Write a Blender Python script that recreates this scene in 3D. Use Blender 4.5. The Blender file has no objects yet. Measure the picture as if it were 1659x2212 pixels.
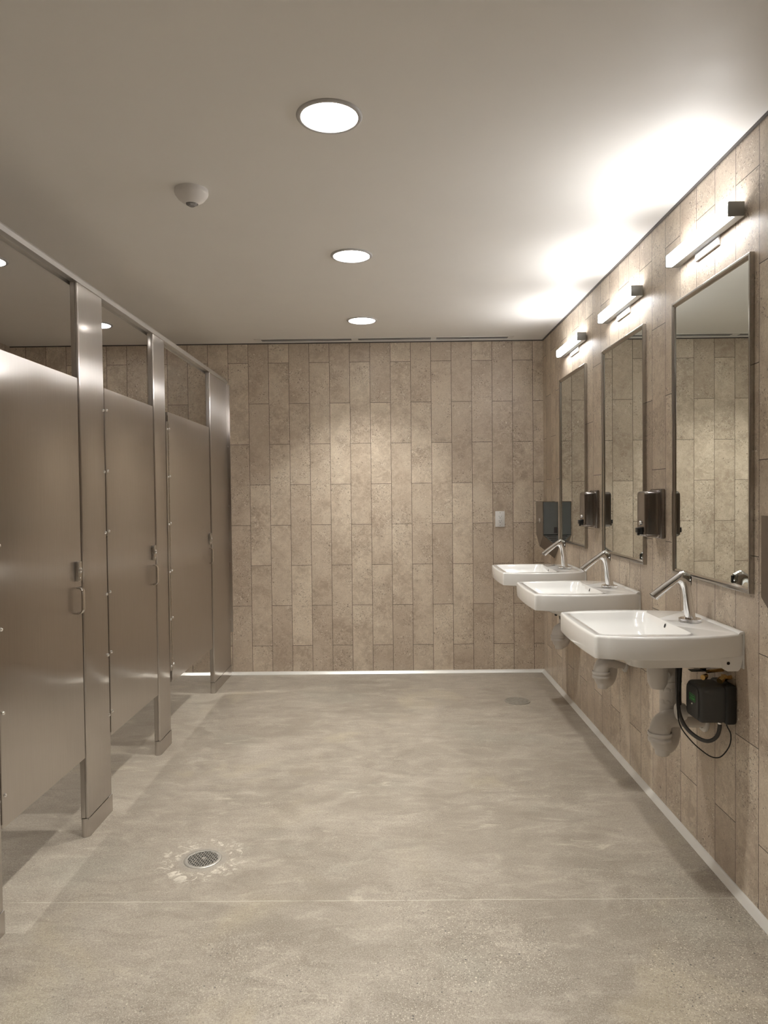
import bpy, bmesh, math, random
from mathutils import Vector, Matrix
random.seed(7)
scene = bpy.context.scene
PI = math.pi

# ---------------------------------------------------------------- camera, world, exposure
W, D, H = 1.1715, 5.472, 2.5245          # right wall x, back wall y, ceiling z
LX, RY = -2.875, -2.3                    # left wall x, rear wall y
F, YAW, PITCH, ROLL, CH = 1551.76, -0.00788, -0.02409, -0.01119, 1.36701
fw = Vector((math.sin(YAW)*math.cos(PITCH), math.cos(YAW)*math.cos(PITCH), math.sin(PITCH)))
r0 = Vector((math.cos(YAW), -math.sin(YAW), 0)); u0 = r0.cross(fw)
rt = r0*math.cos(ROLL) + u0*math.sin(ROLL); up = rt.cross(fw)
cd = bpy.data.cameras.new('camera'); cam = bpy.data.objects.new('camera', cd)
scene.collection.objects.link(cam); scene.camera = cam
cam.matrix_world = Matrix(((rt.x, up.x, -fw.x, 0), (rt.y, up.y, -fw.y, 0), (rt.z, up.z, -fw.z, CH), (0, 0, 0, 1)))
cd.sensor_fit = 'VERTICAL'; cd.sensor_height = 36.0; cd.lens = F/2212*36.0; cd.clip_start = .02
w = bpy.data.worlds.new('world'); scene.world = w; w.use_nodes = True
w.node_tree.nodes['Background'].inputs[0].default_value = (.9, .88, .85, 1)
w.node_tree.nodes['Background'].inputs[1].default_value = 0.02
scene.view_settings.view_transform = 'Standard'; scene.view_settings.look = 'None'
scene.view_settings.gamma = 1.0; scene.view_settings.exposure = 0.26
scene.view_settings.use_curve_mapping = False
LAMP_E, DOWN_E, STALL_E = 35.0, 1150.0, 760.0
LAMP_C, DOWN_C = (1.0, .99, .985), (1.0, .965, .89)

# ---------------------------------------------------------------- material helpers
class NT:
    def __init__(s, name):
        s.m = bpy.data.materials.new(name); s.m.use_nodes = True
        s.t = s.m.node_tree; s.n = s.t.nodes; s.p = s.n['Principled BSDF']
    def node(s, typ, **kw):
        x = s.n.new(typ)
        for k, v in kw.items(): setattr(x, k, v)
        return x
    def link(s, a, b): s.t.links.new(a, b)
    def val(s, sock, v):
        if hasattr(v, 'links'): s.link(v, sock)
        else: sock.default_value = v
    def math(s, op, a, b=0.0, c=0.0, clamp=False):
        x = s.node('ShaderNodeMath', operation=op, use_clamp=clamp)
        s.val(x.inputs[0], a); s.val(x.inputs[1], b); s.val(x.inputs[2], c)
        return x.outputs[0]
    def mix(s, f, a, b, mode='MIX'):
        x = s.node('ShaderNodeMix', data_type='RGBA', blend_type=mode)
        s.val(x.inputs[0], f)
        for i, v in ((6, a), (7, b)):
            if not hasattr(v, 'links') and len(v) == 3: v = (*v, 1)
            s.val(x.inputs[i], v)
        return x.outputs[2]
    def rng(s, v, a, b, c=0.0, d=1.0):
        x = s.node('ShaderNodeMapRange'); x.clamp = True; x.interpolation_type = 'SMOOTHSTEP'
        s.val(x.inputs[0], v)
        for i, k in enumerate((a, b, c, d)): s.val(x.inputs[i+1], k)
        return x.outputs[0]
    def noise(s, vec, scale, detail=3, rough=.55, w=None, dist=0.0):
        x = s.node('ShaderNodeTexNoise'); x.noise_dimensions = '4D' if w is not None else '3D'
        s.link(vec, x.inputs['Vector']); x.inputs['Scale'].default_value = scale
        x.inputs['Detail'].default_value = detail; x.inputs['Roughness'].default_value = rough
        x.inputs['Distortion'].default_value = dist
        if w is not None: s.val(x.inputs['W'], w)
        return x.outputs[0]
    def vor(s, vec, scale, feature='F1'):
        x = s.node('ShaderNodeTexVoronoi', feature=feature); s.link(vec, x.inputs['Vector'])
        x.inputs['Scale'].default_value = scale; return x
    def coords(s):
        tc = s.node('ShaderNodeTexCoord'); sp = s.node('ShaderNodeSeparateXYZ')
        s.link(tc.outputs['Object'], sp.inputs[0]); return tc.outputs['Object'], sp.outputs
    def comb(s, x, y, z):
        c = s.node('ShaderNodeCombineXYZ')
        for i, v in enumerate((x, y, z)): s.val(c.inputs[i], v)
        return c.outputs[0]
    def bump(s, h, strength=.3, dist=.002):
        b = s.node('ShaderNodeBump'); b.inputs['Strength'].default_value = strength
        b.inputs['Distance'].default_value = dist; s.link(h, b.inputs['Height'])
        s.link(b.outputs[0], s.p.inputs['Normal'])
    def set(s, **kw):
        for k, v in kw.items():
            k = k.replace('_', ' ')
            if not hasattr(v, 'links') and isinstance(v, tuple) and len(v) == 3: v = (*v, 1)
            s.val(s.p.inputs[k], v)

def simple(name, col, rough=.5, metal=0.0, var=.04, scale=30, **kw):
    t = NT(name); v, _ = t.coords()
    n = t.noise(v, scale, 2)
    c2 = tuple(min(1, c*(1-var*2)) for c in col)
    t.set(Base_Color=t.mix(n, col, c2), Metallic=metal, Roughness=t.rng(n, .2, .8, rough*.9, min(1, rough*1.1)))
    t.set(**kw); return t.m

def tile_mat(name, axis, h0, z0):
    t = NT(name); v, o = t.coords()
    hh = t.math('SUBTRACT', o[0] if axis == 'X' else o[1], h0)
    bv = t.comb(t.math('SUBTRACT', o[2], z0), hh, 0.0)
    b = t.node('ShaderNodeTexBrick'); b.offset = .5; b.offset_frequency = 2; b.squash = 1; b.squash_frequency = 2
    t.link(bv, b.inputs['Vector'])
    for k, x in (('Color1', (0, 0, 0, 1)), ('Color2', (1, 1, 1, 1)), ('Mortar', (.5, .5, .5, 1)), ('Scale', 1.0), ('Mortar Size', .0015),
                 ('Mortar Smooth', .1), ('Bias', 0.0), ('Brick Width', .616), ('Row Height', .154)):
        b.inputs[k].default_value = x
    sep = t.node('ShaderNodeSeparateColor'); t.link(b.outputs['Color'], sep.inputs[0]); rnd = sep.outputs[0]
    wv = t.math('MULTIPLY', rnd, 37.0)
    cloud = t.noise(v, 3.6, 5, .6, wv, .6)
    fine = t.noise(v, 26, 4, .65, wv, .8)
    col = t.mix(t.rng(cloud, .34, .66), (.43, .345, .265), (.68, .58, .46))
    col = t.mix(t.rng(fine, .38, .68, 0, .6), col, (.78, .69, .56))
    col = t.mix(t.rng(rnd, .25, 1.0, 0, .42), col, (.40, .315, .245))
    mask = t.rng(t.noise(v, 5.5, 3, .6, t.math('ADD', wv, 9.0)), .42, .62)
    # dark pits and pale fossil flecks
    vd = t.node('ShaderNodeVectorMath', operation='MULTIPLY_ADD')
    nz = t.node('ShaderNodeTexNoise'); t.link(v, nz.inputs['Vector']); nz.inputs['Scale'].default_value = 90
    t.link(nz.outputs['Color'], vd.inputs[0]); vd.inputs[1].default_value = (.022, .022, .022); t.link(v, vd.inputs[2])
    grain = t.noise(v, 210, 2, .6, wv, .4)
    lim = t.rng(mask, 0, 1, .655, .585)
    pit = t.rng(t.noise(v, 120, 2, .62, wv, .9), lim, t.math('ADD', lim, .05))
    fl = t.rng(t.noise(v, 95, 2, .62, t.math('ADD', wv, 51.0), 1.2), t.math('ADD', lim, .01), t.math('ADD', lim, .06))
    col = t.mix(t.rng(grain, .42, .68, 0, .35), col, (.30, .23, .175))
    v2 = t.vor(vd.outputs[0], 28); s2 = t.node('ShaderNodeSeparateColor'); t.link(v2.outputs['Color'], s2.inputs[0])
    big = t.math('MULTIPLY', t.rng(v2.outputs['Distance'], .08, .20, 1, 0), t.rng(s2.outputs[0], .84, .90))
    col = t.mix(t.math('MULTIPLY', pit, .8), col, (.13, .09, .065))
    col = t.mix(t.math('MULTIPLY', fl, .8), col, (.78, .72, .62))
    col = t.mix(t.math('MULTIPLY', big, .4), col, (.16, .11, .08))
    # pale streaks
    st = t.rng(t.noise(v, 9, 6, .7, wv, 2.5), .58, .70)
    col = t.mix(t.math('MULTIPLY', st, .42), col, (.80, .74, .63))
    col = t.mix(b.outputs['Fac'], col, (.06, .042, .03))
    t.set(Base_Color=col, Roughness=t.rng(fine, .2, .8, .34, .52))
    hgt = t.math('SUBTRACT', t.math('ADD', t.math('MULTIPLY', fine, .35), t.math('MULTIPLY', cloud, .3)), t.math('ADD', t.math('MULTIPLY', pit, .5), b.outputs['Fac']))
    t.bump(hgt, .45, .0016)
    return t.m

def floor_mat():
    t = NT('polished_concrete'); v, o = t.coords()
    big = t.noise(v, 1.1, 4, .6, None, .6); mid = t.noise(v, 3.2, 5, .65, None, 1.4); fine = t.noise(v, 120, 3, .7)
    st = t.node('ShaderNodeMapping'); t.link(v, st.inputs[0]); st.inputs['Scale'].default_value = (1.0, 2.2, 1)
    streak = t.noise(st.outputs[0], 6.5, 6, .68, None, .8); grain = t.noise(v, 260, 2, .7)
    col = t.mix(t.rng(big, .32, .68), (.225, .196, .160), (.315, .280, .234))
    col = t.mix(t.rng(mid, .40, .70, 0, .45), col, (.41, .37, .31))
    col = t.mix(t.rng(streak, .50, .68, 0, .42), col, (.49, .445, .38))
    col = t.mix(t.rng(streak, .50, .34, 0, .45), col, (.175, .148, .118))
    col = t.mix(t.rng(t.noise(v, 1.7, 3, .6, None, .7), .56, .70, 0, .30), col, (.46, .40, .27))
    col = t.mix(t.rng(t.noise(v, 1.4, 3, .6), .54, .68, 0, .28), col, (.27, .275, .235))
    col = t.mix(t.rng(fine, .42, .62, 0, .42), col, (.185, .155, .125))
    col = t.mix(t.rng(grain, .48, .62, 0, .40), col, (.50, .46, .40))
    # smears of pale laitance
    sv = t.node('ShaderNodeMapping'); t.link(v, sv.inputs[0]); sv.inputs['Scale'].default_value = (1.0, 2.8, 1)
    sm = t.rng(t.noise(sv.outputs[0], 3.4, 8, .72, None, 1.0), .61, .70)
    col = t.mix(t.math('MULTIPLY', sm, .45), col, (.60, .55, .46))
    # exposed aggregate, strongest towards the near right
    mask = t.rng(t.noise(v, 1.3, 3, .6), .40, .60)
    zone = t.math('MULTIPLY', t.rng(o[1], 2.75, 2.0), t.rng(o[0], -1.0, .1))
    mask = t.math('ADD', t.math('MULTIPLY', mask, .45), t.math('MULTIPLY', zone, t.math('ADD', t.math('MULTIPLY', mask, .6), .25)), clamp=True)
    v1 = t.vor(v, 190); s1 = t.node('ShaderNodeSeparateColor'); t.link(v1.outputs['Color'], s1.inputs[0])
    dk = t.math('MULTIPLY', t.rng(v1.outputs['Distance'], .26, .44, 1, 0), t.rng(s1.outputs[0], .62, .70))
    lt = t.math('MULTIPLY', t.rng(v1.outputs['Distance'], .26, .44, 1, 0), t.rng(s1.outputs[1], .64, .72))
    v2 = t.vor(v, 62); s2 = t.node('ShaderNodeSeparateColor'); t.link(v2.outputs['Color'], s2.inputs[0])
    dk2 = t.math('MULTIPLY', t.rng(v2.outputs['Distance'], .14, .22, 1, 0), t.rng(s2.outputs[0], .85, .90))
    lt2 = t.math('MULTIPLY', t.rng(v2.outputs['Distance'], .12, .22, 1, 0), t.rng(s2.outputs[1], .88, .93))
    for m_, k, c in ((dk, .7, (.085, .075, .065)), (lt, .8, (.62, .57, .49)), (dk2, .9, (.05, .05, .055)), (lt2, .8, (.66, .60, .50))):
        col = t.mix(t.math('MULTIPLY', t.math('MULTIPLY', m_, mask), k), col, c)
    # white splashes round the drain
    dx = t.math('SUBTRACT', o[0], -.719); dy = t.math('SUBTRACT', o[1], 2.672)
    rr = t.math('SQRT', t.math('ADD', t.math('MULTIPLY', dx, dx), t.math('MULTIPLY', dy, dy)))
    ring = t.math('MULTIPLY', t.rng(rr, .078, .098), t.rng(rr, .20, .12))
    sp = t.math('MULTIPLY', ring, t.rng(t.noise(v, 26, 6, .68, None, 1.0), .52, .62))
    col = t.mix(t.math('MULTIPLY', sp, .75), col, (.66, .62, .54))
    gr = t.math('MULTIPLY', t.rng(rr, .10, .08), .5)
    col = t.mix(gr, col, (.30, .28, .25))
    # filled saw joint across the slab
    wob = t.math('MULTIPLY', t.math('SUBTRACT', t.noise(v, 9, 2), .5), .006)
    jd = t.math('ABSOLUTE', t.math('ADD', t.math('SUBTRACT', o[1], 2.389), wob))
    jt = t.math('MULTIPLY', t.rng(jd, .0038, .0018), t.rng(streak, .35, .55, .25, .8))
    col = t.mix(jt, col, (.47, .44, .38))
    t.set(Base_Color=col, Roughness=t.rng(mid, .3, .7, .30, .46))
    t.p.inputs['Specular IOR Level'].default_value = .45
    t.bump(t.math('ADD', t.math('MULTIPLY', fine, .4), t.math('MULTIPLY', mid, .6)), .16, .002)
    return t.m

def steel_mat(name, tang, col=(.66, .625, .595), sharp=(.14, .62), broad=(.30, .80), fac=.55, axis_scale=(70, 70, 1.0)):
    """brushed steel: a clear lobe plus a lobe spread across the grooves; tang runs along the grooves"""
    t = NT(name); v, o = t.coords()
    mp = t.node('ShaderNodeMapping'); t.link(v, mp.inputs[0]); mp.inputs['Scale'].default_value = axis_scale
    br = t.noise(mp.outputs[0], 6, 3, .7)
    c = t.mix(t.rng(br, .25, .75), col, tuple(k*.93 for k in col))
    b = t.node('ShaderNodeBump'); b.inputs['Strength'].default_value = .30; b.inputs['Distance'].default_value = .02
    t.link(t.noise(v, 2.2, 1, .4), b.inputs['Height'])
    tg = t.comb(*tang); sh = []
    for r, a in (sharp, broad):
        g = t.node('ShaderNodeBsdfAnisotropic', distribution='GGX')
        t.link(c, g.inputs['Color']); g.inputs['Roughness'].default_value = r; g.inputs['Anisotropy'].default_value = a
        t.link(tg, g.inputs['Tangent']); t.link(b.outputs[0], g.inputs['Normal']); sh.append(g)
    m = t.node('ShaderNodeMixShader'); m.inputs[0].default_value = fac
    t.link(sh[0].outputs[0], m.inputs[1]); t.link(sh[1].outputs[0], m.inputs[2])
    t.link(m.outputs[0], t.n['Material Output'].inputs['Surface'])
    return t.m

def emit(name, col, strength, base=(.9, .9, .9)):
    t = NT(name); t.set(Base_Color=base, Roughness=.4, Emission_Color=col, Emission_Strength=strength)
    v, _ = t.coords(); n = t.noise(v, 8, 1)
    t.link(t.mix(t.rng(n, 0, 1, 0, .05), base, (.8, .8, .8)), t.p.inputs['Base Color'])
    return t.m

M = dict(
    tile_back=tile_mat('stone_tile_back', 'X', W-.0778, 2.375),
    tile_right=tile_mat('stone_tile_right', 'Y', 3.057, 2.388),
    tile_left=tile_mat('stone_tile_left', 'Y', 5.40, 2.388),
    tile_rear=tile_mat('stone_tile_rear', 'X', W, 2.375),
    floor=floor_mat(),
    ceiling=simple('ceiling_paint', (.87, .855, .83), .55, var=.015, scale=4),
    base=simple('pale_cove_metal', (.72, .71, .68), .32, .25, .05, 12),
    reveal=simple('dark_reveal_trim', (.10, .09, .085), .4, .5),
    steel=steel_mat('brushed_steel', (0, 0, 1)),
    steel_h=steel_mat('brushed_steel_rail', (0, 1, 0), (.90, .885, .87), (.50, .0), (.62, .0), .6, (70, 1.0, 70)),
    steel_plain=simple('satin_steel', (.55, .52, .48), .26, 1.0, .05, 40),
    steel_dark=simple('dark_satin_steel', (.30, .27, .25), .30, 1.0, .05, 40),
    steel_edge=simple('polished_steel_edge', (.68, .65, .62), .14, 1.0, .03, 40),
    seam=simple('black_seam', (.02, .018, .016), .6),
    chrome=simple('chrome', (.86, .86, .87), .035, 1.0, .01, 10),
    frame=simple('mirror_frame_steel', (.46, .44, .41), .20, 1.0, .03, 20),
    mirror=simple('mirror_glass', (.80, .835, .80), .0, 1.0, .0, 1),
    porcelain=simple('white_porcelain', (.86, .855, .84), .10, 0, .01, 6, Coat_Weight=.6, Coat_Roughness=.04),
    sealant=simple('white_sealant', (.80, .79, .76), .5),
    pvc=simple('pale_plastic_cover', (.66, .63, .60), .30, 0, .02, 14),
    pvc_white=simple('white_plastic_cap', (.80, .78, .75), .35),
    box_dark=simple('charcoal_plastic', (.045, .046, .045), .5),
    black=simple('black_rubber', (.012, .012, .012), .4),
    hose=simple('grey_braided_hose', (.09, .085, .08), .45, .3, .2, 300),
    brass=simple('brass', (.75, .50, .20), .25, 1.0),
    green=simple('green_sticker_print', (.06, .42, .09), .5),
    outlet=simple('white_outlet_plastic', (.80, .79, .77), .35),
    slot=simple('dark_slot', (.03, .025, .025), .6),
    lamp_grey=simple('grey_lamp_metal', (.34, .35, .34), .42, .7),
    lamp_white=simple('white_lamp_plate', (.80, .79, .78), .35),
    trim_ring=simple('downlight_trim_grey', (.55, .545, .55), .45),
    reflector=simple('downlight_reflector', (.90, .90, .91), .35, .0),
    sensor=simple('white_sensor_plastic', (.84, .82, .81), .4),
    lens=simple('grey_sensor_lens', (.32, .32, .33), .12, .3),
    diff_white=simple('diffuser_white', (.80, .78, .74), .4),
    cast=simple('cast_metal_grate', (.50, .48, .44), .42, .6, .12, 60),
    cover=simple('worn_cover_metal', (.40, .37, .32), .45, .3, .25, 45),
    glow=emit('lamp_diffuser_glow', LAMP_C, LAMP_E),
    bulb=emit('downlight_lens_glow', DOWN_C, DOWN_E),
    bulb_stall=emit('stall_lens_glow', DOWN_C, STALL_E),
    slate=simple('dryer_side_panel', (.16, .17, .17), .35, .5, .04, 20),
    dryer=simple('dryer_front_steel', (.27, .245, .23), .22, 1.0, .03, 30),
    print=simple('pale_print', (.72, .68, .64), .5),
)

# ---------------------------------------------------------------- mesh helpers
COL = scene.collection
def new(): return bmesh.new()
def box(bm, x0, x1, y0, y1, z0, z1, bev=0.0, seg=2):
    t = bmesh.new(); bmesh.ops.create_cube(t, size=1)
    for v in t.verts:
        v.co = Vector(((x0+x1)/2+v.co.x*(x1-x0), (y0+y1)/2+v.co.y*(y1-y0), (z0+z1)/2+v.co.z*(z1-z0)))
    if bev: bmesh.ops.bevel(t, geom=t.edges[:], offset=bev, segments=seg, profile=.5, affect='EDGES')
    merge(bm, t)
def merge(bm, t, mat=None):
    if mat is not None: bmesh.ops.transform(t, matrix=mat, verts=t.verts)
    me = bpy.data.meshes.new('tmp'); t.to_mesh(me); bm.from_mesh(me); bpy.data.meshes.remove(me); t.free()
def loft(bm, rings, cap0=True, cap1=True, closed=True):
    R = [[bm.verts.new(p) for p in r] for r in rings]
    n = len(R[0])
    for a, b in zip(R, R[1:]):
        for i in range(n if closed else n-1):
            j = (i+1) % n
            try: bm.faces.new((a[i], a[j], b[j], b[i]))
            except ValueError: pass
    if cap0: bm.faces.new(R[0][::-1])
    if cap1: bm.faces.new(R[-1])
    return R
def frames(path):
    P = [Vector(p) for p in path]; T = []
    for i in range(len(P)):
        T.append(((P[min(i+1, len(P)-1)]-P[max(i-1, 0)])).normalized())
    a = Vector((0, 0, 1)) if abs(T[0].z) < .9 else Vector((1, 0, 0))
    N = [(a - T[0]*a.dot(T[0])).normalized()]
    for i in range(1, len(P)):
        n = N[-1]-T[i]*N[-1].dot(T[i]); N.append(n.normalized())
    return P, T, N
def tube(bm, path, rad, n=16, caps=True):
    P, T, N = frames(path); rings = []
    for i, p in enumerate(P):
        r = rad[i] if isinstance(rad, (list, tuple)) else rad
        B = T[i].cross(N[i])
        rings.append([p+(N[i]*math.cos(2*PI*k/n)+B*math.sin(2*PI*k/n))*r for k in range(n)])
    loft(bm, rings, caps, caps)
def spline(pts, m=8):
    P = [Vector(p) for p in pts]; out = []
    for i in range(len(P)-1):
        a, b, c, d = P[max(i-1, 0)], P[i], P[i+1], P[min(i+2, len(P)-1)]
        for k in range(m):
            t = k/m
            out.append(.5*((2*b)+(c-a)*t+(2*a-5*b+4*c-d)*t*t+(3*b-a-3*c+d)*t**3))
    out.append(P[-1]); return out
def lathe(bm, prof, c=(0, 0, 0), axis='Z', n=48, cap0=True, cap1=True):
    rings = []
    for r, h in prof:
        ring = []
        for k in range(n):
            a = 2*PI*k/n; x, y = r*math.cos(a), r*math.sin(a)
            p = {'Z': (x, y, h), 'X': (h, x, y), 'Y': (y, h, x)}[axis]
            ring.append(Vector(c)+Vector(p))
        rings.append(ring)
    loft(bm, rings, cap0, cap1)
def prism(bm, poly, a0, a1, axis='Z'):
    """poly 2-D points; extruded along axis from a0 to a1"""
    def P(u, v, h): return {'Z': (u, v, h), 'Y': (u, h, v), 'X': (h, u, v)}[axis]
    loft(bm, [[P(u, v, a0) for u, v in poly], [P(u, v, a1) for u, v in poly]])
def fill_holes(bm, outer, holes, z):
    E = []
    for loop in [outer]+holes:
        vs = [bm.verts.new((x, y, z)) for x, y in loop]
        for i in range(len(vs)): E.append(bm.edges.new((vs[i], vs[(i+1) % len(vs)])))
    bmesh.ops.triangle_fill(bm, use_beauty=True, use_dissolve=False, edges=E)
def circle(cx, cy, r, n=48): return [(cx+r*math.cos(2*PI*k/n), cy+r*math.sin(2*PI*k/n)) for k in range(n)]

def wloc(o):
    v = Vector((0, 0, 0))
    while o is not None: v = v+o.location; o = o.parent
    return v
def obj(name, bm, mat, parent=None, smooth=35, at=None, label=None):
    """mesh given in world coordinates; origin goes to `at` or the parent's origin"""
    base = wloc(parent) if parent is not None else Vector((0, 0, 0))
    org = Vector(at) if at is not None else base
    bmesh.ops.remove_doubles(bm, verts=bm.verts, dist=1e-6)
    bmesh.ops.recalc_face_normals(bm, faces=bm.faces)
    bmesh.ops.translate(bm, verts=bm.verts, vec=-org)
    me = bpy.data.meshes.new(name)
    for f in bm.faces: f.smooth = bool(smooth)
    if smooth:
        for e in bm.edges:
            if len(e.link_faces) == 2 and e.calc_face_angle(0) > math.radians(smooth): e.smooth = False
    bm.to_mesh(me); bm.free()
    me.materials.append(M[mat] if isinstance(mat, str) else mat)
    o = bpy.data.objects.new(name, me); COL.objects.link(o)
    if parent is not None: o.parent = parent
    o.location = org-base
    if label: o['label'] = label
    return o
def tag(o, label, cat, group=None):
    o['label'] = label; o['category'] = cat
    if group: o['group'] = group
    return o
def thing(name, loc, label, cat, group=None):
    o = bpy.data.objects.new(name, None); COL.objects.link(o); o.location = loc; o.empty_display_size = .05
    return tag(o, label, cat, group)
def struct(name, bm, mat, smooth=0, parent=None):
    o = obj(name, bm, mat, parent, smooth)
    if parent is None: o['kind'] = 'structure'
    return o
def dup(root, loc, label):
    def cp(o, par):
        c = o.copy(); COL.objects.link(c)
        if par is not None: c.parent = par
        for ch in list(o.children): cp(ch, c)
        return c
    r = cp(root, None); r.location = loc; r['label'] = label
    return r

# ---------------------------------------------------------------- room shell
DOWN = [(-.170, 4.79), (-.171, 3.50), (-.171, 2.222), (-.171, .93), (-.171, -.36)]
STALL = [(-1.943, 4.815), (-1.943, 3.49), (-1.943, 2.20)]
DR = (-.719, 2.672)
bm = new(); fill_holes(bm, [(LX, RY), (W, RY), (W, D), (LX, D)], [circle(DR[0], DR[1], .058)], 0.0); struct('floor', bm, 'floor')
bm = new(); fill_holes(bm, [(LX, RY), (W, RY), (W, D), (LX, D)], [circle(x, y, .089) for x, y in DOWN+STALL], H); struct('ceiling', bm, 'ceiling')
bm = new(); box(bm, LX-.1, W+.1, D, D+.1, -.05, H+.15); struct('wall_back', bm, 'tile_back')
bm = new(); box(bm, W, W+.1, RY-.1, D, -.05, H+.15); struct('wall_right', bm, 'tile_right')
bm = new(); box(bm, LX-.1, LX, RY-.1, D, -.05, H+.15); struct('wall_left', bm, 'tile_left')
bm = new(); box(bm, LX, W, RY-.1, RY, -.05, H+.15); struct('wall_rear', bm, 'tile_rear')
cove = lambda s: [(0, 0), (0, .021), (s*.004, .021), (s*.010, .017), (s*.018, .007), (s*.024, .0015), (s*.024, 0)]
bm = new(); prism(bm, [(W+u, v) for u, v in cove(-1)], RY, D, 'Y'); struct('baseboard_right', bm, 'base', 40)
bm = new(); prism(bm, [(D+u, v) for u, v in cove(-1)], LX, W, 'X'); struct('baseboard_back', bm, 'base', 40)
bm = new(); box(bm, W-.006, W, RY, D-.006, H-.010, H); struct('trim_1', bm, 'reveal')
bm = new(); box(bm, LX, W, D-.005, D, H-.007, H); struct('trim_2', bm, 'reveal')

# ---------------------------------------------------------------- downlights
def downlight(x, y, mat, label, group):
    t = thing('recessed_downlight', (x, y, H), label, 'ceiling light', group)
    bm = new(); lathe(bm, [(.087, H+.002), (.0865, H-.004), (.089, H-.007), (.097, H-.006), (.1015, H-.001), (.1015, H)], (x, y, 0), cap0=False, cap1=False)
    obj('trim_ring', bm, 'trim_ring', t, 60)
    bm = new(); lathe(bm, [(.087, H+.001), (.083, H+.03), (.072, H+.07), (.052, H+.112)], (x, y, 0), cap0=False, cap1=False)
    obj('reflector', bm, 'reflector', t, 60)
    bm = new(); lathe(bm, [(.052, H+.111), (.040, H+.1085), (.0, H+.107)], (x, y, 0), cap0=False, cap1=False, n=32)
    obj('lens', bm, mat, t, 60)
    bm = new(); lathe(bm, [(.094, H+.001), (.094, H+.118), (.0, H+.118)], (x, y, 0), cap0=False, cap1=False, n=32)
    obj('housing', bm, 'lamp_grey', t, 60)
    return t
gl = 'row of recessed ceiling lights'
labs = ['round recessed ceiling light nearest the tiled back wall', 'round recessed ceiling light, middle of the three in view over the open floor',
        'largest round recessed ceiling light, nearest the viewer, beside the white sensor', 'round recessed ceiling light out of frame above the near floor', 'round recessed ceiling light at the rear of the room']
base = downlight(*DOWN[0], 'bulb', labs[0], gl)
for (x, y), l in zip(DOWN[1:], labs[1:]): dup(base, (x, y, H), l)
labs = ['recessed ceiling light inside the far stall, seen above the middle door', 'recessed ceiling light inside the middle stall, at the left picture edge', 'recessed ceiling light above the nearest stall, hidden by the headrail']
base = downlight(*STALL[0], 'bulb_stall', labs[0], 'ceiling lights inside the stalls')
for (x, y), l in zip(STALL[1:], labs[1:]): dup(base, (x, y, H), l)

# ---------------------------------------------------------------- ceiling sensor
sx, sy = -.735, 2.735
t = thing('occupancy_sensor', (sx, sy, H), 'white dome-shaped motion sensor on the ceiling left of the largest round light', 'sensor')
bm = new(); lathe(bm, [(.0, H), (.062, H), (.063, H-.012), (.060, H-.020), (.048, H-.036), (.028, H-.051), (.024, H-.053), (.022, H-.050)], (sx, sy, 0), cap0=False, cap1=False); obj('sensor_body', bm, 'sensor', t, 60)
bm = new(); lathe(bm, [(.0225, H-.049), (.020, H-.055), (.012, H-.060), (.0, H-.062)], (sx, sy, 0), cap0=False, cap1=False, n=12); obj('sensor_lens', bm, 'lens', t, 12, label='grey faceted lens')

# ---------------------------------------------------------------- linear air diffuser in the ceiling
t = thing('linear_air_diffuser', (-.03, 5.36, H), 'long white slot air diffuser in the ceiling along the back wall', 'air vent')
bm = new()
box(bm, -.99, .93, 5.322, 5.334, H-.004, H, .001, 1); box(bm, -.99, .93, 5.400, 5.414, H-.008, H, .001, 1)
box(bm, -.99, -.94, 5.322, 5.414, H-.0042, H); box(bm, .89, .93, 5.322, 5.414, H-.0042, H)
obj('diffuser_frame', bm, 'diff_white', t, 0)
bm = new(); box(bm, -.94, .89, 5.338, 5.400, H-.001, H-.0002); obj('slot', bm, 'slot', t, 0, label='dark open slot')
bm = new(); box(bm, -.94, .89, 5.372, 5.375, H-.003, H-.001); box(bm, -.27, -.22, 5.334, 5.400, H-.003, H-.0005); box(bm, .32, .36, 5.334, 5.400, H-.003, H-.0005); obj('blade', bm, 'diff_white', t, 0)

# ---------------------------------------------------------------- floor drain and cleanout
t = thing('floor_drain', (DR[0], DR[1], 0), 'round metal floor drain with a lattice grate in the near left floor', 'drain')
bm = new(); lathe(bm, [(.056, -.004), (.056, .0022), (.060, .0032), (.067, .0030), (.070, .0004), (.070, -.003)], (DR[0], DR[1], 0), cap0=False, cap1=False); obj('rim', bm, 'cast', t, 60)
bm = new(); lathe(bm, [(.058, .0), (.055, -.05), (.0, -.05)], (DR[0], DR[1], 0), cap0=False, cap1=False); obj('sump', bm, 'slot', t, 60)
bm = new()
for a in (math.radians(38), math.radians(128)):
    for k in range(-4, 5):
        d = k*.0126; L = math.sqrt(max(.0563**2-d*d, 0))
        tb = bmesh.new(); bmesh.ops.create_cube(tb, size=1)
        for v in tb.verts: v.co = Vector((v.co.x*2*L, d+v.co.y*.0042, -.0005+v.co.z*.004))
        merge(bm, tb, Matrix.Translation((DR[0], DR[1], 0)) @ Matrix.Rotation(a, 4, 'Z'))
lathe(bm, [(.008, -.003), (.008, .0019), (.0, .0019)], (DR[0]+.002, DR[1]+.004, 0), n=20, cap1=False)
obj('grate', bm, 'cast', t, 0)
cx, cy = .826, 4.70
t = thing('cleanout_cover', (cx, cy, 0), 'flat round metal cleanout cover in the far right floor near the corner', 'floor cover')
bm = new(); lathe(bm, [(.084, 0), (.083, .003), (.077, .0036), (.076, .0018)], (cx, cy, 0), cap0=False, cap1=False); obj('rim', bm, 'cover', t, 60)
bm = new(); lathe(bm, [(.0758, 0), (.0758, .0026), (.0, .0030)], (cx, cy, 0), cap0=False, cap1=False)
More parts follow.
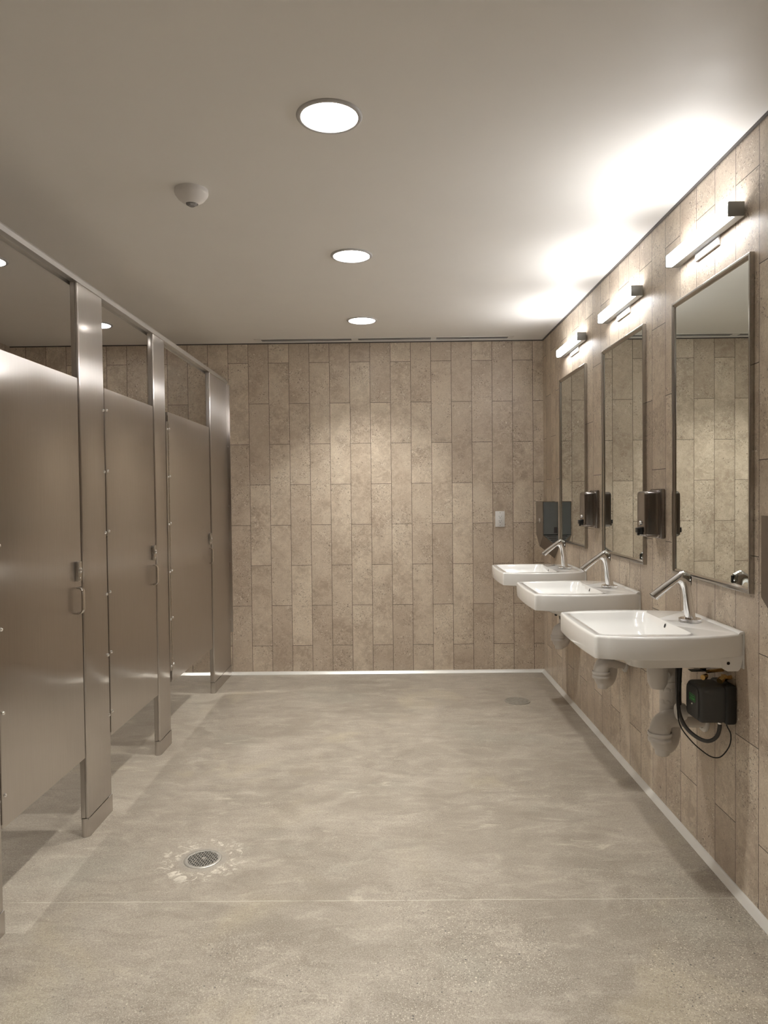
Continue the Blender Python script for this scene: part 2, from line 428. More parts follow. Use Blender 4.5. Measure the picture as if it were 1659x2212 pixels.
for k in range(-8, 9):
    d = k*.0085; L = math.sqrt(.070**2-d*d) if abs(d) < .07 else 0
    if L:
        tb = bmesh.new(); bmesh.ops.create_cube(tb, size=1)
        for v in tb.verts: v.co = Vector((v.co.x*2*L, d+v.co.y*.003, .003+v.co.z*.0014))
        merge(bm, tb, Matrix.Translation((cx, cy, 0)) @ Matrix.Rotation(math.radians(-52), 4, 'Z'))
obj('plate', bm, 'cover', t, 0)

# ---------------------------------------------------------------- outlet on the back wall
ox, oz = .839, 1.1725
t = thing('wall_outlet', (ox, D, oz), 'white duplex electrical outlet on the tiled back wall', 'outlet')
bm = new(); box(bm, ox-.036, ox+.036, D-.006, D, oz-.060, oz+.060, .0025); obj('cover_plate', bm, 'outlet', t)
bm = new(); box(bm, ox-.0165, ox+.0165, D-.009, D-.004, oz-.0335, oz+.0335, .001); obj('receptacle', bm, 'outlet', t)
bm = new()
for dz in (.017, -.017):
    box(bm, ox-.009, ox-.0065, D-.0094, D-.008, oz+dz-.001, oz+dz+.007); box(bm, ox+.0055, ox+.0075, D-.0094, D-.008, oz+dz-.0005, oz+dz+.0065)
    box(bm, ox-.003, ox+.002, D-.0094, D-.008, oz+dz-.011, oz+dz-.006)
obj('slots', bm, 'slot', t, 0)
for dz in (.048, -.048):
    bm = new(); lathe(bm, [(.0028, -.0055), (.0028, -.0072), (.0, -.0076)], (ox, D, oz+dz), 'Y', 12, cap1=False); obj('plate_screw', bm, 'steel_plain', t)

# ---------------------------------------------------------------- stall fronts
XF, TH = -1.226, .032
def slab_poly(y0, y1, rl=True, rr=True):
    """plan outline (x,y) of a folded steel slab, with a seam groove in each free edge"""
    xb = XF-TH; P = []
    def corner(cx, cy, a0, r=.006):
        return [(cx+r*math.cos(a0+PI/2*k/4), cy+r*math.sin(a0+PI/2*k/4)) for k in range(5)]
    r = .006
    P += corner(XF-r, y1-r, 0)
    if rr: P += [(XF-.009, y1), (XF-.009, y1-.004), (XF-.012, y1-.004), (XF-.012, y1)]
    P += corner(xb+r, y1-r, PI/2)
    P += corner(xb+r, y0+r, PI)
    if rl: P += [(XF-.012, y0), (XF-.012, y0+.004), (XF-.009, y0+.004), (XF-.009, y0)]
    P += corner(XF-r, y0+r, 1.5*PI)
    return P
gp = 'steel pilasters of the toilet stalls'
def pilaster(y0, y1, label, wall=False):
    t = thing('stall_pilaster', (XF-TH/2, (y0+y1)/2, 0), label, 'pilaster', gp)
    bm = new(); prism(bm, slab_poly(y0, y1-(.008 if wall else 0)), .078, 2.222); obj('panel', bm, 'steel', t, 40)
    bm = new(); e = .0018; r = .016; xc0, xc1 = XF-TH-e, XF+e
    P = [(xc1, y0+r), (xc1, y1+(0 if wall else e)), (xc0, y1+(0 if wall else e)), (xc0, y0+r)]
    P += [(xc0+(xc1-xc0)/2*(1-math.cos(PI*k/10)), y0+r-math.sin(PI*k/10)*(r+e)) for k in range(1, 10)]
    prism(bm, P, 0.0005, .0755); obj('shoe', bm, 'steel', t, 40)
    bm = new(); box(bm, XF-TH+.002, XF-.002, y0+.004, y1-.004, .07, .082); obj('seam', bm, 'seam', t, 0)
    if wall:
        bm = new(); box(bm, XF, XF+.0025, y1-.024, y1-.001, .33, 2.215); box(bm, XF, XF+.018, y1-.003, y1-.0005, .33, 2.215)
        obj('wall_bracket', bm, 'steel', t, 0)
        for z in (1.745, 1.293, .869, .423):
            bm = new(); lathe(bm, [(.0055, .002), (.0045, .005), (.0, .006)], (XF, y1-.012, z), 'X', 14, cap1=False); obj('screw', bm, 'chrome', t, 80)
    return t
P0 = pilaster(1.975, 2.217, 'steel stall pilaster nearest the viewer, its edge and foot cut by the left picture edge')
P1 = pilaster(2.853, 3.097, 'wide steel stall pilaster with the nearest full steel foot, between the near and middle doors')
P2 = pilaster(3.760, 3.950, 'narrower steel stall pilaster between the middle and far doors')
pilaster(4.945, D, 'broad steel stall pilaster fixed to the tiled back wall', True)

def door(y0, y1, label, hinge_y, post, leaf=False):
    t = thing('stall_door', (XF-TH/2, hinge_y, .33), label, 'door', 'steel toilet stall doors')
    bm = new(); P = slab_poly(y0, y1); prism(bm, P, .330, 1.840); obj('door_panel', bm, 'steel', t, 40)
    bm = new(); yh = hinge_y
    box(bm, XF-.004, XF+.0008, yh-.002, yh+.002, .345, 1.82)
    obj('hinge', bm, 'steel_dark' if not leaf else 'steel_edge', t, 40)
    if leaf:
        bm = new(); box(bm, XF, XF+.002, yh-.034, yh-.006, .40, 1.785); obj('hinge_leaf', bm, 'steel', post, 0)
        bm = new(); box(bm, XF, XF+.002, yh+.006, yh+.026, .40, 1.785); obj('hinge_leaf', bm, 'steel', t, 0)
        bm = new()
        for k in range(46): box(bm, XF-.002, XF+.004, yh-.004, yh+.004, .40+k*.03, .40+k*.03+.026, .001, 1)
        obj('hinge_knuckles', bm, 'steel_edge', t, 0)
    for i, z in enumerate((1.745, 1.481, 1.219, .954, .690, .429)):
        for s in (-1, 1):
            bm = new(); lathe(bm, [(.0068, .0), (.0062, .0035), (.004, .0062), (.0, .0072)], (XF+(.002 if leaf else 0), yh+s*.019, z+s*.0025), 'X', 16, cap1=False)
            obj('hinge_screw', bm, 'chrome', post if s < 0 else t, 80)
    # latch plate with keyhole cylinder
    ly, lz = y1-.043, 1.081
    bm = new(); box(bm, XF, XF+.0135, ly-.018, ly+.018, lz-.039, lz+.039, .003); lk = obj('latch', bm, 'steel_plain', t)
    bm = new(); lathe(bm, [(.0115, .0130), (.0115, .0160), (.0092, .0168), (.0080, .0145), (.0, .0145)], (XF, ly+.001, lz+.004), 'X', 28, cap0=False, cap1=False); obj('cylinder', bm, 'chrome', lk, 60)
    bm = new(); box(bm, XF+.0144, XF+.0156, ly-.004, ly+.006, lz+.0022, lz+.0058); obj('emergency_slot', bm, 'slot', lk, 0)
    bm = new()
    for a_, b_ in ((-.006, .006), (-.004, .004)): box(bm, XF+.0134, XF+.0139, ly+a_, ly+b_, lz-.025-(.004 if b_ < .005 else 0), lz-.0235-(.004 if b_ < .005 else 0))
    obj('printed_mark', bm, 'print', lk, 0)
    # D-shaped pull standing off the door
    py, pz, hh, dp, r = y1-.040, .966, .054, .0255, .020
    def bow(o):
        P = [(XF-.0005, pz+hh-o)]
        P += [(XF+dp-r+(r-o)*math.sin(PI/2*k/8), pz+hh-r+(r-o)*math.cos(PI/2*k/8)) for k in range(9)]
        P += [(XF+dp-r+(r-o)*math.cos(PI/2*k/8), pz-hh+r-(r-o)*math.sin(PI/2*k/8)) for k in range(9)]
        return P+[(XF-.0005, pz-hh+o)]
    A, B = bow(0), bow(.008); rings = []
    for a, b in zip(A, B):
        c = ((a[0]+b[0])/2, (a[1]+b[1])/2); hx, hz = (a[0]-b[0])/2, (a[1]-b[1])/2
        rings.append([(c[0]+hx*u, py+.0125*w_, c[1]+hz*u) for u, w_ in ((1, .6), (.6, 1), (-.6, 1), (-1, .6), (-1, -.6), (-.6, -1), (.6, -1), (1, -.6))])
    bm = new(); loft(bm, rings); obj('pull_handle', bm, 'steel_edge', t, 40)
    return t
door(2.222, 2.838, 'nearest brushed steel stall door, cut by the left picture edge', 2.219, P0)
door(3.106, 3.742, 'middle brushed steel stall door, hung on the wide near pilaster', 3.1015, P1)
door(3.997, 4.905, 'far brushed steel stall door, the widest, with bright strip hinge', 3.986, P2, True)

bm = new(); xb = XF-.050; xf = XF+.004
prism(bm, [(xf, 2.221), (xf, 2.240), (xf-.006, 2.250), (xb+.010, 2.252), (xb, 2.242), (xb, 2.221), (xb+.004, 2.221), (xb+.004, 2.236), (xf-.004, 2.236), (xf-.004, 2.221)], 1.975, D, 'Y')
o = obj('headrail', bm, 'steel_h', None, 30, at=(XF-.02, (1.975+D)/2, 2.22)); tag(o, 'long brushed steel headrail running over the stall doors to the back wall', 'rail')
labs = ['steel divider panel between the near and middle stalls, behind the wide pilaster', 'steel divider panel between the middle and far stalls', 'steel divider panel behind the pilaster nearest the viewer']
for y, l in zip((2.975, 3.872, 2.10), labs):
    bm = new(); box(bm, LX+.012, XF-TH-.006, y-.0125, y+.0125, .330, 1.842, .004)
    tag(obj('partition_panel', bm, 'steel', None, 40, at=((LX+XF)/2, y, .33)), l, 'partition', 'divider panels between the stalls')

# ---------------------------------------------------------------- mirrors
def mirror(y0, y1, label):
    z0, z1 = 1.034, 2.128; fwid = .019; dp = .015
    t = thing('wall_mirror', (W, (y0+y1)/2, z0), label, 'mirror', 'tall steel-framed mirrors')
    bm = new(); box(bm, W-.008, W-.0005, y0+.008, y1-.008, z0+.008, z1-.008); obj('glass', bm, 'mirror', t, 0)
    # mitred frame: cross-section lofted round the rectangle
    sec = [(0, 0), (dp, 0), (dp+.001, .002), (dp+.001, .008), (dp-.003, .012), (dp-.005, fwid), (.002, fwid)]
    bm = new(); rings = []
    for (sy, sz) in ((0, 0), (1, 0), (1, 1), (0, 1)):
        rings.append([(W-.0005-d, (y1-q) if sy else (y0+q), (z1-q) if sz else (z0+q)) for d, q in sec])
    rings.append(rings[0]); loft(bm, rings, False, False); obj('frame', bm, 'frame', t, 20)
    return t
gm = 'tall steel-framed mirrors'
m0 = mirror(2.315, 2.951, 'largest steel-framed wall mirror, nearest the viewer above the near sink')
dup(m0, (W, 3.600, 1.034), 'steel-framed wall mirror above the middle sink')
dup(m0, (W, 4.576, 1.034), 'smallest-looking steel-framed wall mirror above the far sink')

# ---------------------------------------------------------------- vanity lamps
def vanity(yc, label):
    L = .537; y0, y1 = yc-L/2, yc+L/2; z0, z1 = 2.260, 2.3065
    t = thing('vanity_lamp', (W, yc, z0), label, 'wall lamp', 'bar lamps above the mirrors')
    bm = new(); box(bm, 1.1125, 1.136, y0+.006, y1-.006, z0+.001, z1-.001, .004); obj('lamp_diffuser', bm, 'glow', t)
    bm = new(); box(bm, 1.136, 1.164, y0+.006, y1-.006, z0, z1-.002, .001); obj('housing', bm, 'lamp_grey', t)
    for a, b in ((y0, y0+.009), (y1-.009, y1)):
        bm = new(); box(bm, 1.111, 1.1645, a, b, z0-.001, z1+.001, .0025); obj('end_cap', bm, 'lamp_grey', t)
    bm = new(); box(bm, W-.0085, W-.0005, yc-.080, yc+.112, 2.232, 2.300, .002); obj('wall_plate', bm, 'lamp_white', t)
    return t
v0 = vanity(2.633, 'glowing bar lamp above the nearest mirror')
dup(v0, (W, 3.570, 2.260), 'glowing bar lamp above the middle mirror')
dup(v0, (W, 4.512, 2.260), 'glowing bar lamp above the far mirror, nearest the corner')

# ---------------------------------------------------------------- soap dispensers
def soap(y0, label):
    y1 = y0+.118; z0, z1 = 1.170, 1.373; yc = (y0+y1)/2
    t = thing('soap_dispenser', (W, yc, z0), label, 'soap dispenser', 'steel soap dispensers between the mirrors')
    bm = new(); box(bm, W-.022, W, y0-.001, y1+.001, z0-.004, z1+.006, .005); obj('back_flange', bm, 'dryer', t)
    bm = new()
    def ring(x, i, rr=.012):
        pts = []
        for (sy, sz, a0) in ((1, 1, 0), (-1, 1, PI/2), (-1, -1, PI), (1, -1, 1.5*PI)):
            for k in range(6):
                a = a0+PI/2*k/5
                pts.append((x, yc+sy*((y1-y0)/2-i-rr)+rr*math.cos(a), (z0+z1)/2+sz*((z1-z0)/2-i-rr)+rr*math.sin(a)))
        return pts
    loft(bm, [ring(W-.021, .0), ring(W-.026, .0005), ring(W-.031, .004), ring(W-.070, .004), ring(W-.077, .006), ring(W-.082, .010), ring(W-.084, .016)])
    obj('tank', bm, 'dryer', t, 30)
    bm = new(); box(bm, W-.091, W-.076, yc-.016, yc+.016, 1.183, 1.214, .003); box(bm, W-.104, W-.088, yc-.014, yc+.014, 1.190, 1.212, .003); box(bm, W-.100, W-.090, yc-.006, yc+.006, 1.178, 1.192, .002); obj('push_valve', bm, 'black', t)
    bm = new(); lathe(bm, [(.009, -.082), (.009, -.090), (.006, -.092), (.0, -.0925)], (W, yc, 1.232), 'X', 20, cap1=False); obj('lock', bm, 'chrome', t, 60)
    return t
s0 = soap(3.060, 'brushed steel soap dispenser between the near and middle mirrors')
dup(s0, (W, 4.073, 1.170), 'brushed steel soap dispenser between the middle and far mirrors')

# ---------------------------------------------------------------- V-shaped hand dryers
def dryer(y0, label):
    y1 = y0+.232; ym = (y0+y1)/2; xf = 1.0645; zt = 1.3065; ze = 1.072
    t = thing('hand_dryer', (W, ym, .93), label, 'hand dryer', 'steel hand dryers')
    bm = new(); prism(bm, [(y0+.003, ze+.006), (ym, ze-.078), (y1-.003, ze+.006), (y1-.003, zt-.003), (y0+.003, zt-.003)], xf+.004, W-.0005, 'X'); obj('body', bm, 'slate', t, 0)
    bm = new(); prism(bm, [(y0, ze), (ym, ze-.086), (y1, ze), (y1, zt), (y0, zt)], xf, xf+.004, 'X'); obj('front_panel', bm, 'dryer', t, 0)
    bm = new(); box(bm, xf, W-.0005, y0, y1, zt-.003, zt+.001); obj('top_cap', bm, 'steel_edge', t, 0)
    # V blade: two plates that slope back to the wall
    for s, ya in ((0, y0), (1, y1)):
        bm = new(); n = Vector((.7, 0, .7))
        a = Vector((xf, ya, ze)); b = Vector((xf, ym, ze-.082)); c = Vector((W-.001, ym, ze-.172)); d = Vector((W-.001, ya, ze-.096))
        loft(bm, [[a, b, c, d], [p+Vector((.001, 0, .005)) for p in (a, b, c, d)]]); obj('blade', bm, 'dryer', t, 0)
    bm = new()
    for k in range(5): box(bm, W-.078+k*.012, W-.012, y0-.0006, y0+.004, ze-.010-k*.0135, ze-.004-k*.0135)
    obj('air_vents', bm, 'slot', t, 0)
    bm = new(); box(bm, W-.030, W-.008, y0-.0006, y0+.004, 1.086, 1.128); obj('rating_label', bm, 'slot', t, 0)
    bm = new()
    for k, (a, b) in enumerate(((.0, .052), (.004, .050), (.0, .046))): box(bm, xf-.0006, xf+.001, ym-.030+a, ym-.030+b, 1.181-k*.008, 1.185-k*.008)
    box(bm, xf-.0006, xf+.001, ym-.006, ym+.002, 1.155, 1.162); obj('printed_logo', bm, 'print', t, 0)
    bm = new(); prism(bm, [(xf+.004, ze), (W-.001, ze), (W-.001, ze-.096)], y0+.0005, y0+.006, 'Y'); obj('vent_panel', bm, 'slate', t, 0)
    return t
d0 = dryer(4.998, 'steel hand dryer with V-shaped bottom on the right wall in the far corner')
dup(d0, (W, 2.066-.116, .919), 'steel hand dryer with V-shaped bottom cut by the right picture edge')

# ---------------------------------------------------------------- sinks
ZR = .894
def sink(yc, label):
    t = thing('wall_sink', (W, yc, .77), label, 'sink', 'white wall-hung sinks')
    cxs = .93
    # outer plan outline, bowed sides, rounded front corners: sampled by angle round (cxs, yc)
    def outer_pts():
        P = []
        xs0, xs1 = .672, W-.0015
        def hw(x): u = (x-xs0)/(xs1-xs0); return .246+.190*u*(1-u)-.020*u
        n = 16; rr = .016
        for k in range(9):    # front-near corner
            a = PI/2*k/8; P.append((xs0+rr-rr*math.cos(a), -(hw(xs0)-rr)-rr*math.sin(a)))
        for k in range(1, n): x = xs0+rr+(xs1-xs0-rr)*k/n; P.append((x, -hw(x)))
        P.append((xs1, -hw(xs1)))
        for k in range(1, 12): P.append((xs1, -hw(xs1)+2*hw(xs1)*k/12))
        P.append((xs1, hw(xs1)))
        for k in range(n-1, 0, -1): x = xs0+rr+(xs1-xs0-rr)*k/n; P.append((x, hw(x)))
        for k in range(8, -1, -1): a = PI/2*k/8; P.append((xs0+rr-rr*math.cos(a), (hw(xs0)-rr)+rr*math.sin(a)))
        for k in range(1, 12):
            u = k/12; y = (hw(xs0)-rr)*(1-2*u); P.append((xs0-.008*4*u*(1-u), y))
        return P
    def poly_hit(P, a):
        dx, dy = math.cos(a), math.sin(a); best = 1e9
        for i in range(len(P)):
            x1, y1 = P[i][0]-cxs, P[i][1]; x2, y2 = P[(i+1) % len(P)][0]-cxs, P[(i+1) % len(P)][1]
            ex, ey = x2-x1, y2-y1; den = dx*ey-dy*ex
            if abs(den) < 1e-12: continue
            s = (x1*ey-y1*ex)/den; u = (x1*dy-y1*dx)/den
            if s > 0 and -1e-6 <= u <= 1+1e-6: best = min(best, s)
        return best
    OP = outer_pts()
    def rrect(x0, x1, h0, h1, r):
        P = []
        for (cx_, cy_, a0) in ((x1-r, h1-r, 0), (x0+r, h0-r, PI/2), (x0+r, -h0+r, PI), (x1-r, -h1+r, 1.5*PI)):
            for k in range(7): a = a0+PI/2*k/6; P.append((cx_+r*math.cos(a), cy_+r*math.sin(a)))
        return P
    angs = sorted(set([round(math.atan2(p[1], p[0]-cxs), 5) for p in OP]+[round(2*PI*k/72-PI, 5) for k in range(72)]))
    def ring(P, z, inset=0.0):
        out = []
        for a in angs:
            s = poly_hit(P, a)-inset; out.append((cxs+math.cos(a)*s, yc+math.sin(a)*s, z(cxs+math.cos(a)*s) if callable(z) else z))
        return out
    B0 = rrect(.698, 1.004, .222, .234, .030); B1 = rrect(.706, .992, .208, .218, .034); B2 = rrect(.745, .978, .165, .17, .04); B3 = rrect(.80, .968, .11, .11, .04)
    C = circle(.93, 0, .024, 24)
    U0 = rrect(.720, W-.0015, .232, .228, .03); U1 = rrect(.80, W-.0015, .236, .224, .06); U2 = rrect(.86, W-.0015, .205, .218, .07)
    def wallfix(r):
        return [(min(x, W-.0012), y, z) for x, y, z in r]
    rings = [ring(U2, .776), ring(U1, .782), ring(U0, .812), ring(OP, .8175, .010), ring(OP, .8185, .002), ring(OP, .823), ring(OP, .885), ring(OP, .8905, .0018), ring(OP, .8935, .005), ring(OP, ZR, .010),
             ring(B0, ZR-.0005), ring(B0, ZR-.003, .003), ring(B1, .870), ring(B2, .822), ring(B3, .812), ring(C, .806), ring(C, .798, .002)]
    bm = new(); loft(bm, [wallfix(r) for r in rings], True, True); obj('basin', bm, 'porcelain', t, 50)
    for s in (-1, 1):      # mounting ears under the ends
        bm = new(); P = [(1.088, .822), (1.100, .776), (1.115, .768), (1.150, .768), (1.158, .776), (1.1695, .822)]
        prism(bm, P, yc+s*.212-.016, yc+s*.212+.016, 'Y'); e = obj('mounting_ear', bm, 'porcelain', t, 20)
        bm = new(); lathe(bm, [(.0055, -.0163), (.0, -.0163)], (1.118, yc+s*.212, .795), 'Y', 16, cap1=False); obj('bolt_hole', bm, 'slot', e, 0)
    bm = new(); lathe(bm, [(.0098, 0), (.0098, -.0012), (.007, -.0016), (.0065, .0005)], (0, 0, 0), 'X', 20, cap0=False, cap1=False)
    bmesh.ops.rotate(bm, verts=bm.verts, matrix=Matrix.Rotation(math.radians(20), 3, 'Y')); bmesh.ops.scale(bm, verts=bm.verts, vec=(1, 1, 1.3)); bmesh.ops.translate(bm, verts=bm.verts, vec=(.9965, yc, .878)); obj('overflow_ring', bm, 'porcelain', t, 40)
    bm = new(); lathe(bm, [(.0075, -.0008), (.0, -.0008)], (0, 0, 0), 'X', 20, cap1=False)
    bmesh.ops.rotate(bm, verts=bm.verts, matrix=Matrix.Rotation(math.radians(20), 3, 'Y')); bmesh.ops.scale(bm, verts=bm.verts, vec=(1, 1, 1.3)); bmesh.ops.translate(bm, verts=bm.verts, vec=(.9955, yc, .878)); obj('overflow_hole', bm, 'slot', t, 0)
    bm = new(); lathe(bm, [(.030, .8075), (.029, .8095), (.020, .8085), (.0, .8065)], (.93, yc, 0), 'Z', 28, cap1=False); obj('drain_fitting', bm, 'chrome', t, 60)
    bm = new(); box(bm, W-.0045, W-.0003, yc-.231, yc+.231, .775, ZR+.0035, .001); obj('sealant', bm, 'sealant', t)
    bm = new(); prism(bm, [(W-.022, ZR-.002), (W-.016, ZR+.004), (W-.003, ZR+.006), (W-.003, ZR-.002)], yc-.232, yc+.232, 'Y'); obj('back_ledge', bm, 'porcelain', t, 60)
    return t
def faucet(yc, label):
    x0 = 1.0855
    t = thing('faucet', (x0, yc, ZR), label, 'faucet', 'chrome sensor faucets')
    bm = new(); lathe(bm, [(.037, ZR+.0002), (.0385, ZR+.001), (.0385, ZR+.0115), (.0375, ZR+.0128), (.020, ZR+.0132)], (x0, yc, 0), n=64, cap0=True, cap1=True); obj('base_plate', bm, 'chrome', t, 30)
    sec = [((1.1045, .907), (1.0665, .907), .0195), ((1.100, .94), (1.064, .94), .0180), ((1.094, .985), (1.0605, .985), .0172), ((1.0895, 1.022), (1.0565, 1.012), .0168),
           ((1.0885, 1.040), (1.0535, 1.022), .0167), ((1.0875, 1.053), (1.0495, 1.030), .0166), ((1.0865, 1.066), (1.0445, 1.0345), .0165), ((1.073, 1.0745), (1.0385, 1.0355), .0165),
           ((1.061, 1.080), (1.0325, 1.0325), .0165), ((1.052, 1.0765), (1.0265, 1.0275), .0164), ((1.036, 1.0655), (1.014, 1.0165), .0162), ((.990, 1.0325), (.991, .9975), .0160), ((.941, .997), (.967, .975), .0155)]
    rings = []
    for (a, b, hw) in sec:
        A = Vector((a[0], 0, a[1])); B = Vector((b[0], 0, b[1])); c = (A+B)/2; h = (A-B)/2; r = []
        for k in range(28):
            th = 2*PI*k/28; cs, sn = math.cos(th), math.sin(th)
            p = .82; fx = math.copysign(abs(cs)**p, cs); fy = math.copysign(abs(sn)**p, sn)
            q = c+h*fx; r.append((q.x, yc+hw*fy, q.z))
        rings.append(r)
    bm = new(); loft(bm, rings); obj('spout', bm, 'chrome', t, 28)
    bm = new(); A = Vector((.9545, yc, .9855)); n = Vector((-.62, 0, -.78)).normalized(); tube(bm, [A-n*.006, A+n*.002, A+n*.0035], [.011, .011, .009], 20); obj('aerator', bm, 'steel_dark', t, 40)
    bm = new(); box(bm, 1.0862, 1.0895, yc-.008, yc+.008, 1.028, 1.060, .001); obj('rear_cover', bm, 'black', t)
    return t
def trap(ys, label, dx=0.0, dy=0.0):
    yc = ys+dy
    t = thing('drain_trap', (1.0, ys, .42), label, 'drain pipe', 'covered drain traps under the sinks')
    bm = new(); lathe(bm, [(.033, .788), (.036, .772), (.036, .722), (.0375, .718), (.036, .700), (.034, .672), (.024, .652), (.0, .648)], (.968, ys, 0), n=40, cap0=False, cap1=False); obj('tailpiece_cover', bm, 'pvc', t, 50)
    pts = [(.985, ys+.004, .70), (1.010+dx, yc+.035, .712), (1.036+dx, yc+.062, .700), (1.042+dx, yc+.072, .665)]
    bm = new(); tube(bm, spline(pts, 8), .031, 28); obj('offset_pipe', bm, 'pvc', t, 50)
    bm = new(); tube(bm, spline([(1.042+dx, yc+.072, .69), (1.044+dx, yc+.074, .65), (1.044+dx, yc+.074, .58), (1.042+dx, yc+.072, .52)], 6), .0385, 32)
    for z in (.655, .575): lathe(bm, [(.0388, z), (.0400, z+.003), (.0400, z+.006), (.0388, z+.009)], (1.044+dx, yc+.074, 0), n=32, cap0=False, cap1=False)
    obj('inlet_pipe', bm, 'pvc', t, 50)
    for k, (ang, z) in enumerate(((200, .632), (235, .632), (200, .585), (235, .585), (265, .632))):
        a = math.radians(ang); c = Vector((1.044+dx+.0375*math.cos(a), yc+.074+.0375*math.sin(a), z)); n = Vector((math.cos(a), math.sin(a), 0))
        bm = new(); tube(bm, [c-n*.003, c+n*.0012, c+n*.002], [.0095, .009, .0075], 20); obj('snap_button', bm, 'pvc', t, 50)
    # U bend, elbow and wall arm
    pu = spline([(1.042+dx, yc+.072, .53), (1.040+dx, yc+.068, .475), (1.020+dx, yc+.045, .440), (.992+dx, yc+.020, .445), (.980+dx, yc+.010, .485)], 8)
    bm = new(); tube(bm, pu, [.037]*8+[.038]*(len(pu)-8), 28); obj('u_bend', bm, 'pvc', t, 60)
    pa = spline([(.980+dx, yc+.010, .455), (.980+dx, yc+.010, .490), (.990+dx, yc+.012, .520), (1.018+dx, yc+.020, .533), (1.06+dx*.6, yc+.034, .530), (1.11+dx*.3, yc+.052, .522), (W, yc+.076, .515)], 8)
    rad = [.040-(.008*min(1, i/(len(pa)*.5))) for i in range(len(pa))]
    bm = new(); tube(bm, pa, rad, 32); obj('waste_arm', bm, 'pvc', t, 60)
    bm = new()
    for z, r in ((.482, .0425), (.462, .0415)): lathe(bm, [(r-.002, z-.007), (r, z-.005), (r, z+.005), (r-.002, z+.007)], (.980+dx, yc+.010, 0), n=36, cap0=False, cap1=False)
    obj('band', bm, 'pvc', t, 50)
    bm = new(); lathe(bm, [(.030, .452), (.0265, .430), (.025, .405), (.022, .402), (.0, .402)], (.990+dx, yc+.014, 0), n=32, cap0=False, cap1=False); obj('cleanout_stub', bm, 'pvc', t, 50)
    bm = new(); lathe(bm, [(.044, -.0005), (.044, -.008), (.040, -.012), (.030, -.013)], (W, yc+.076, .510), 'X', 36, cap0=False, cap1=False); obj('wall_flange', bm, 'pvc_white', t, 40)
    return t
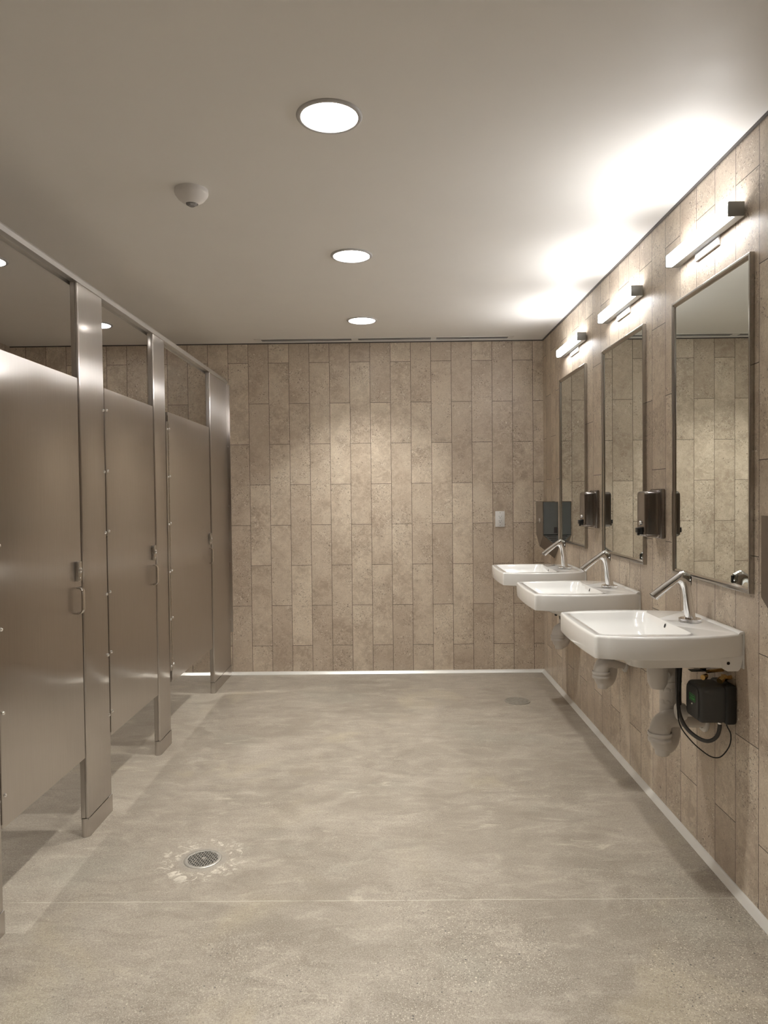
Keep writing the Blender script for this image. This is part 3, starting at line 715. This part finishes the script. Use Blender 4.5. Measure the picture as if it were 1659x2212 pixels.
def control(yc, label, full=True):
    d = yc-2.607; y0, y1 = 2.432+d, 2.548+d; z0, z1 = .575, .702; xf, xb = 1.0465, 1.150
    t = thing('faucet_control_box', (W, (y0+y1)/2, z0), label, 'control box', 'charcoal faucet control boxes')
    bm = new(); box(bm, xf, xb-.004, y0, y1, z0, z1, .017, 5); obj('cover', bm, 'box_dark', t, 60)
    bm = new(); box(bm, xb-.018, W-.0005, y0-.006, y1+.004, z0-.004, z1+.004, .010, 3); obj('back_plate', bm, 'black', t, 60)
    bm = new()
    def rr(i, x):
        P = []; r = .016
        for sy_, sz_, a0 in ((1, 1, 0), (-1, 1, PI/2), (-1, -1, PI), (1, -1, 1.5*PI)):
            for k in range(5): a = a0+PI/2*k/4; P.append((x, (y0+y1)/2+sy_*((y1-y0)/2-i-r)+r*math.cos(a), (z0+z1)/2+sz_*((z1-z0)/2-i-r)+r*math.sin(a)))
        return P
    loft(bm, [rr(.010, xf+.001), rr(.010, xf-.0022), rr(.012, xf-.0032)]); obj('face_panel', bm, 'box_dark', t, 40)
    # green instruction print, drawn as a bordered block of small lines
    sy0, sy1, sz0, sz1 = 2.462+d, 2.509+d, .640, .664; xs = xf-.0036
    bm = new()
    for a, b, c, e in ((sy0, sy1, sz1-.0014, sz1), (sy0, sy1, sz0, sz0+.0014), (sy0, sy0+.0014, sz0, sz1), (sy1-.0014, sy1, sz0, sz1), (sy0+.006, sy1-.006, sz1-.008, sz1-.0055),
                       (sy0+.006, sy0+.016, sz0+.005, sz0+.012), (sy0+.020, sy0+.026, sz0+.004, sz0+.013), (sy0+.029, sy1-.006, sz0+.005, sz0+.008), (sy0+.031, sy1-.010, sz0+.010, sz0+.013)):
        box(bm, xs-.0003, xs+.0006, a, b, c, e)
    obj('green_label', bm, 'green', t, 0, label='green printed label')
    bm = new(); lathe(bm, [(.0036, -.0), (.003, -.0018), (.0, -.002)], (xs, 2.486+d, .631), 'X', 14, cap1=False); obj('screw', bm, 'chrome', t, 60)
    if full:
      bm = new(); lathe(bm, [(.028, 1.058), (.030, 1.054), (.030, 1.032), (.027, 1.0290), (.0, 1.0285)], (0, 2.585+d, .572), 'X', 32, cap0=False, cap1=False); lathe(bm, [(.018, 1.058), (.018, 1.10)], (0, 2.585+d, .572), 'X', 20); obj('knob', bm, 'pvc_white', t, 40, label='round white cap')
    # hose, supply tubes, cable
    yy = 2.462+d
    if full:
      bm = new(); tube(bm, spline([(1.128, yy, .582), (1.127, yy, .552), (1.117, yy, .522), (1.095, yy+.01, .503), (1.068, yy+.03, .506), (1.040, yy+.06, .530), (1.024, yy+.08, .570), (1.022, yy+.095, .62), (1.022, yy+.10, .70), (1.028, yy+.11, .79)], 8), .0068, 14); obj('flexible_hose', bm, 'hose', t, 60)
    if full:
      bm = new(); lathe(bm, [(.0062, .560), (.0062, .584)], (1.128, yy, 0), n=14); lathe(bm, [(.0078, .566), (.0078, .571)], (1.128, yy, 0), n=14); obj('hose_ferrule', bm, 'chrome', t, 40)
    bm = new(); tube(bm, spline([(1.033, 2.56+d, .79), (1.027, 2.555+d, .72), (1.026, 2.56+d, .66), (1.035, 2.58+d, .60)], 8), .0085, 14); obj('supply_tube', bm, 'black', t, 60)
    if full:
      bm = new(); tube(bm, spline([(1.143, yy-.005, .585), (1.150, yy-.005, .560), (1.163, yy-.005, .530), (1.158, yy-.005, .490), (1.133, yy, .453), (1.105, yy, .450), (1.078, yy+.01, .464), (1.036, yy+.02, .503), (1.010, yy+.05, .550), (1.010, yy+.07, .62), (1.014, yy+.08, .70), (1.02, yy+.10, .79)], 8), .0022, 8); obj('cable', bm, 'black', t, 60)
    bm = new()
    tube(bm, [(1.172, yy+.01, .725), (1.135, yy+.0, .722)], .007, 14); lathe(bm, [(.013, 1.140), (.013, 1.152)], (0, yy+.008, .723), 'X', 6)
    tube(bm, [(1.135, yy, .722), (1.122, yy-.01, .716)], .011, 6); tube(bm, [(1.105, yy+.05, .722), (1.090, yy+.03, .722), (1.078, yy+.02, .722)], [.006, .010, .009], 10); tube(bm, [(1.172, yy+.07, .735), (1.105, yy+.05, .735)], .006, 12)
    obj('brass_valve', bm, 'brass', t, 30, label='small brass shut-off valve')
    bm = new(); box(bm, 1.045, 1.10, yy+.035, yy+.065, .738, .741, .001, 1); box(bm, 1.06, 1.12, yy+.05, yy+.06, .745, .752, .002); tube(bm, spline([(1.10, yy+.05, .742), (1.07, yy+.045, .756), (1.03, yy+.05, .775)], 6), .005, 10); obj('valve_handle', bm, 'black', t, 40)
    return t
SY = (2.607, 3.590, 4.520); which = ('nearest', 'middle', 'far')
sk = sink(SY[0], 'white wall-hung porcelain sink nearest the viewer, its drain parts showing below')
fc = faucet(SY[0], 'chrome angled sensor faucet on the nearest white sink')
tr = trap(SY[0], 'pale plastic-covered drain trap under the nearest sink, fully in view')
cb = control(SY[0], 'charcoal faucet control box with green print on the wall under the nearest sink')
for y, w_, yf, dy in ((SY[1], 'middle', 3.560, -.08), (SY[2], 'far', 4.470, -.10)):
    where = ' between the other two' if w_ == 'middle' else ', closest to the back wall'
    dup(sk, (W, y, .77), f'{w_} white wall-hung porcelain sink'+where)
    dup(fc, (fc.location.x, yf, ZR), f'chrome angled sensor faucet on the {w_} sink')
    trap(y, f'pale plastic-covered drain trap under the {w_} sink', .05, dy)
    control(y, f'charcoal faucet control box under the {w_} sink, mostly hidden behind the nearer sink', False)
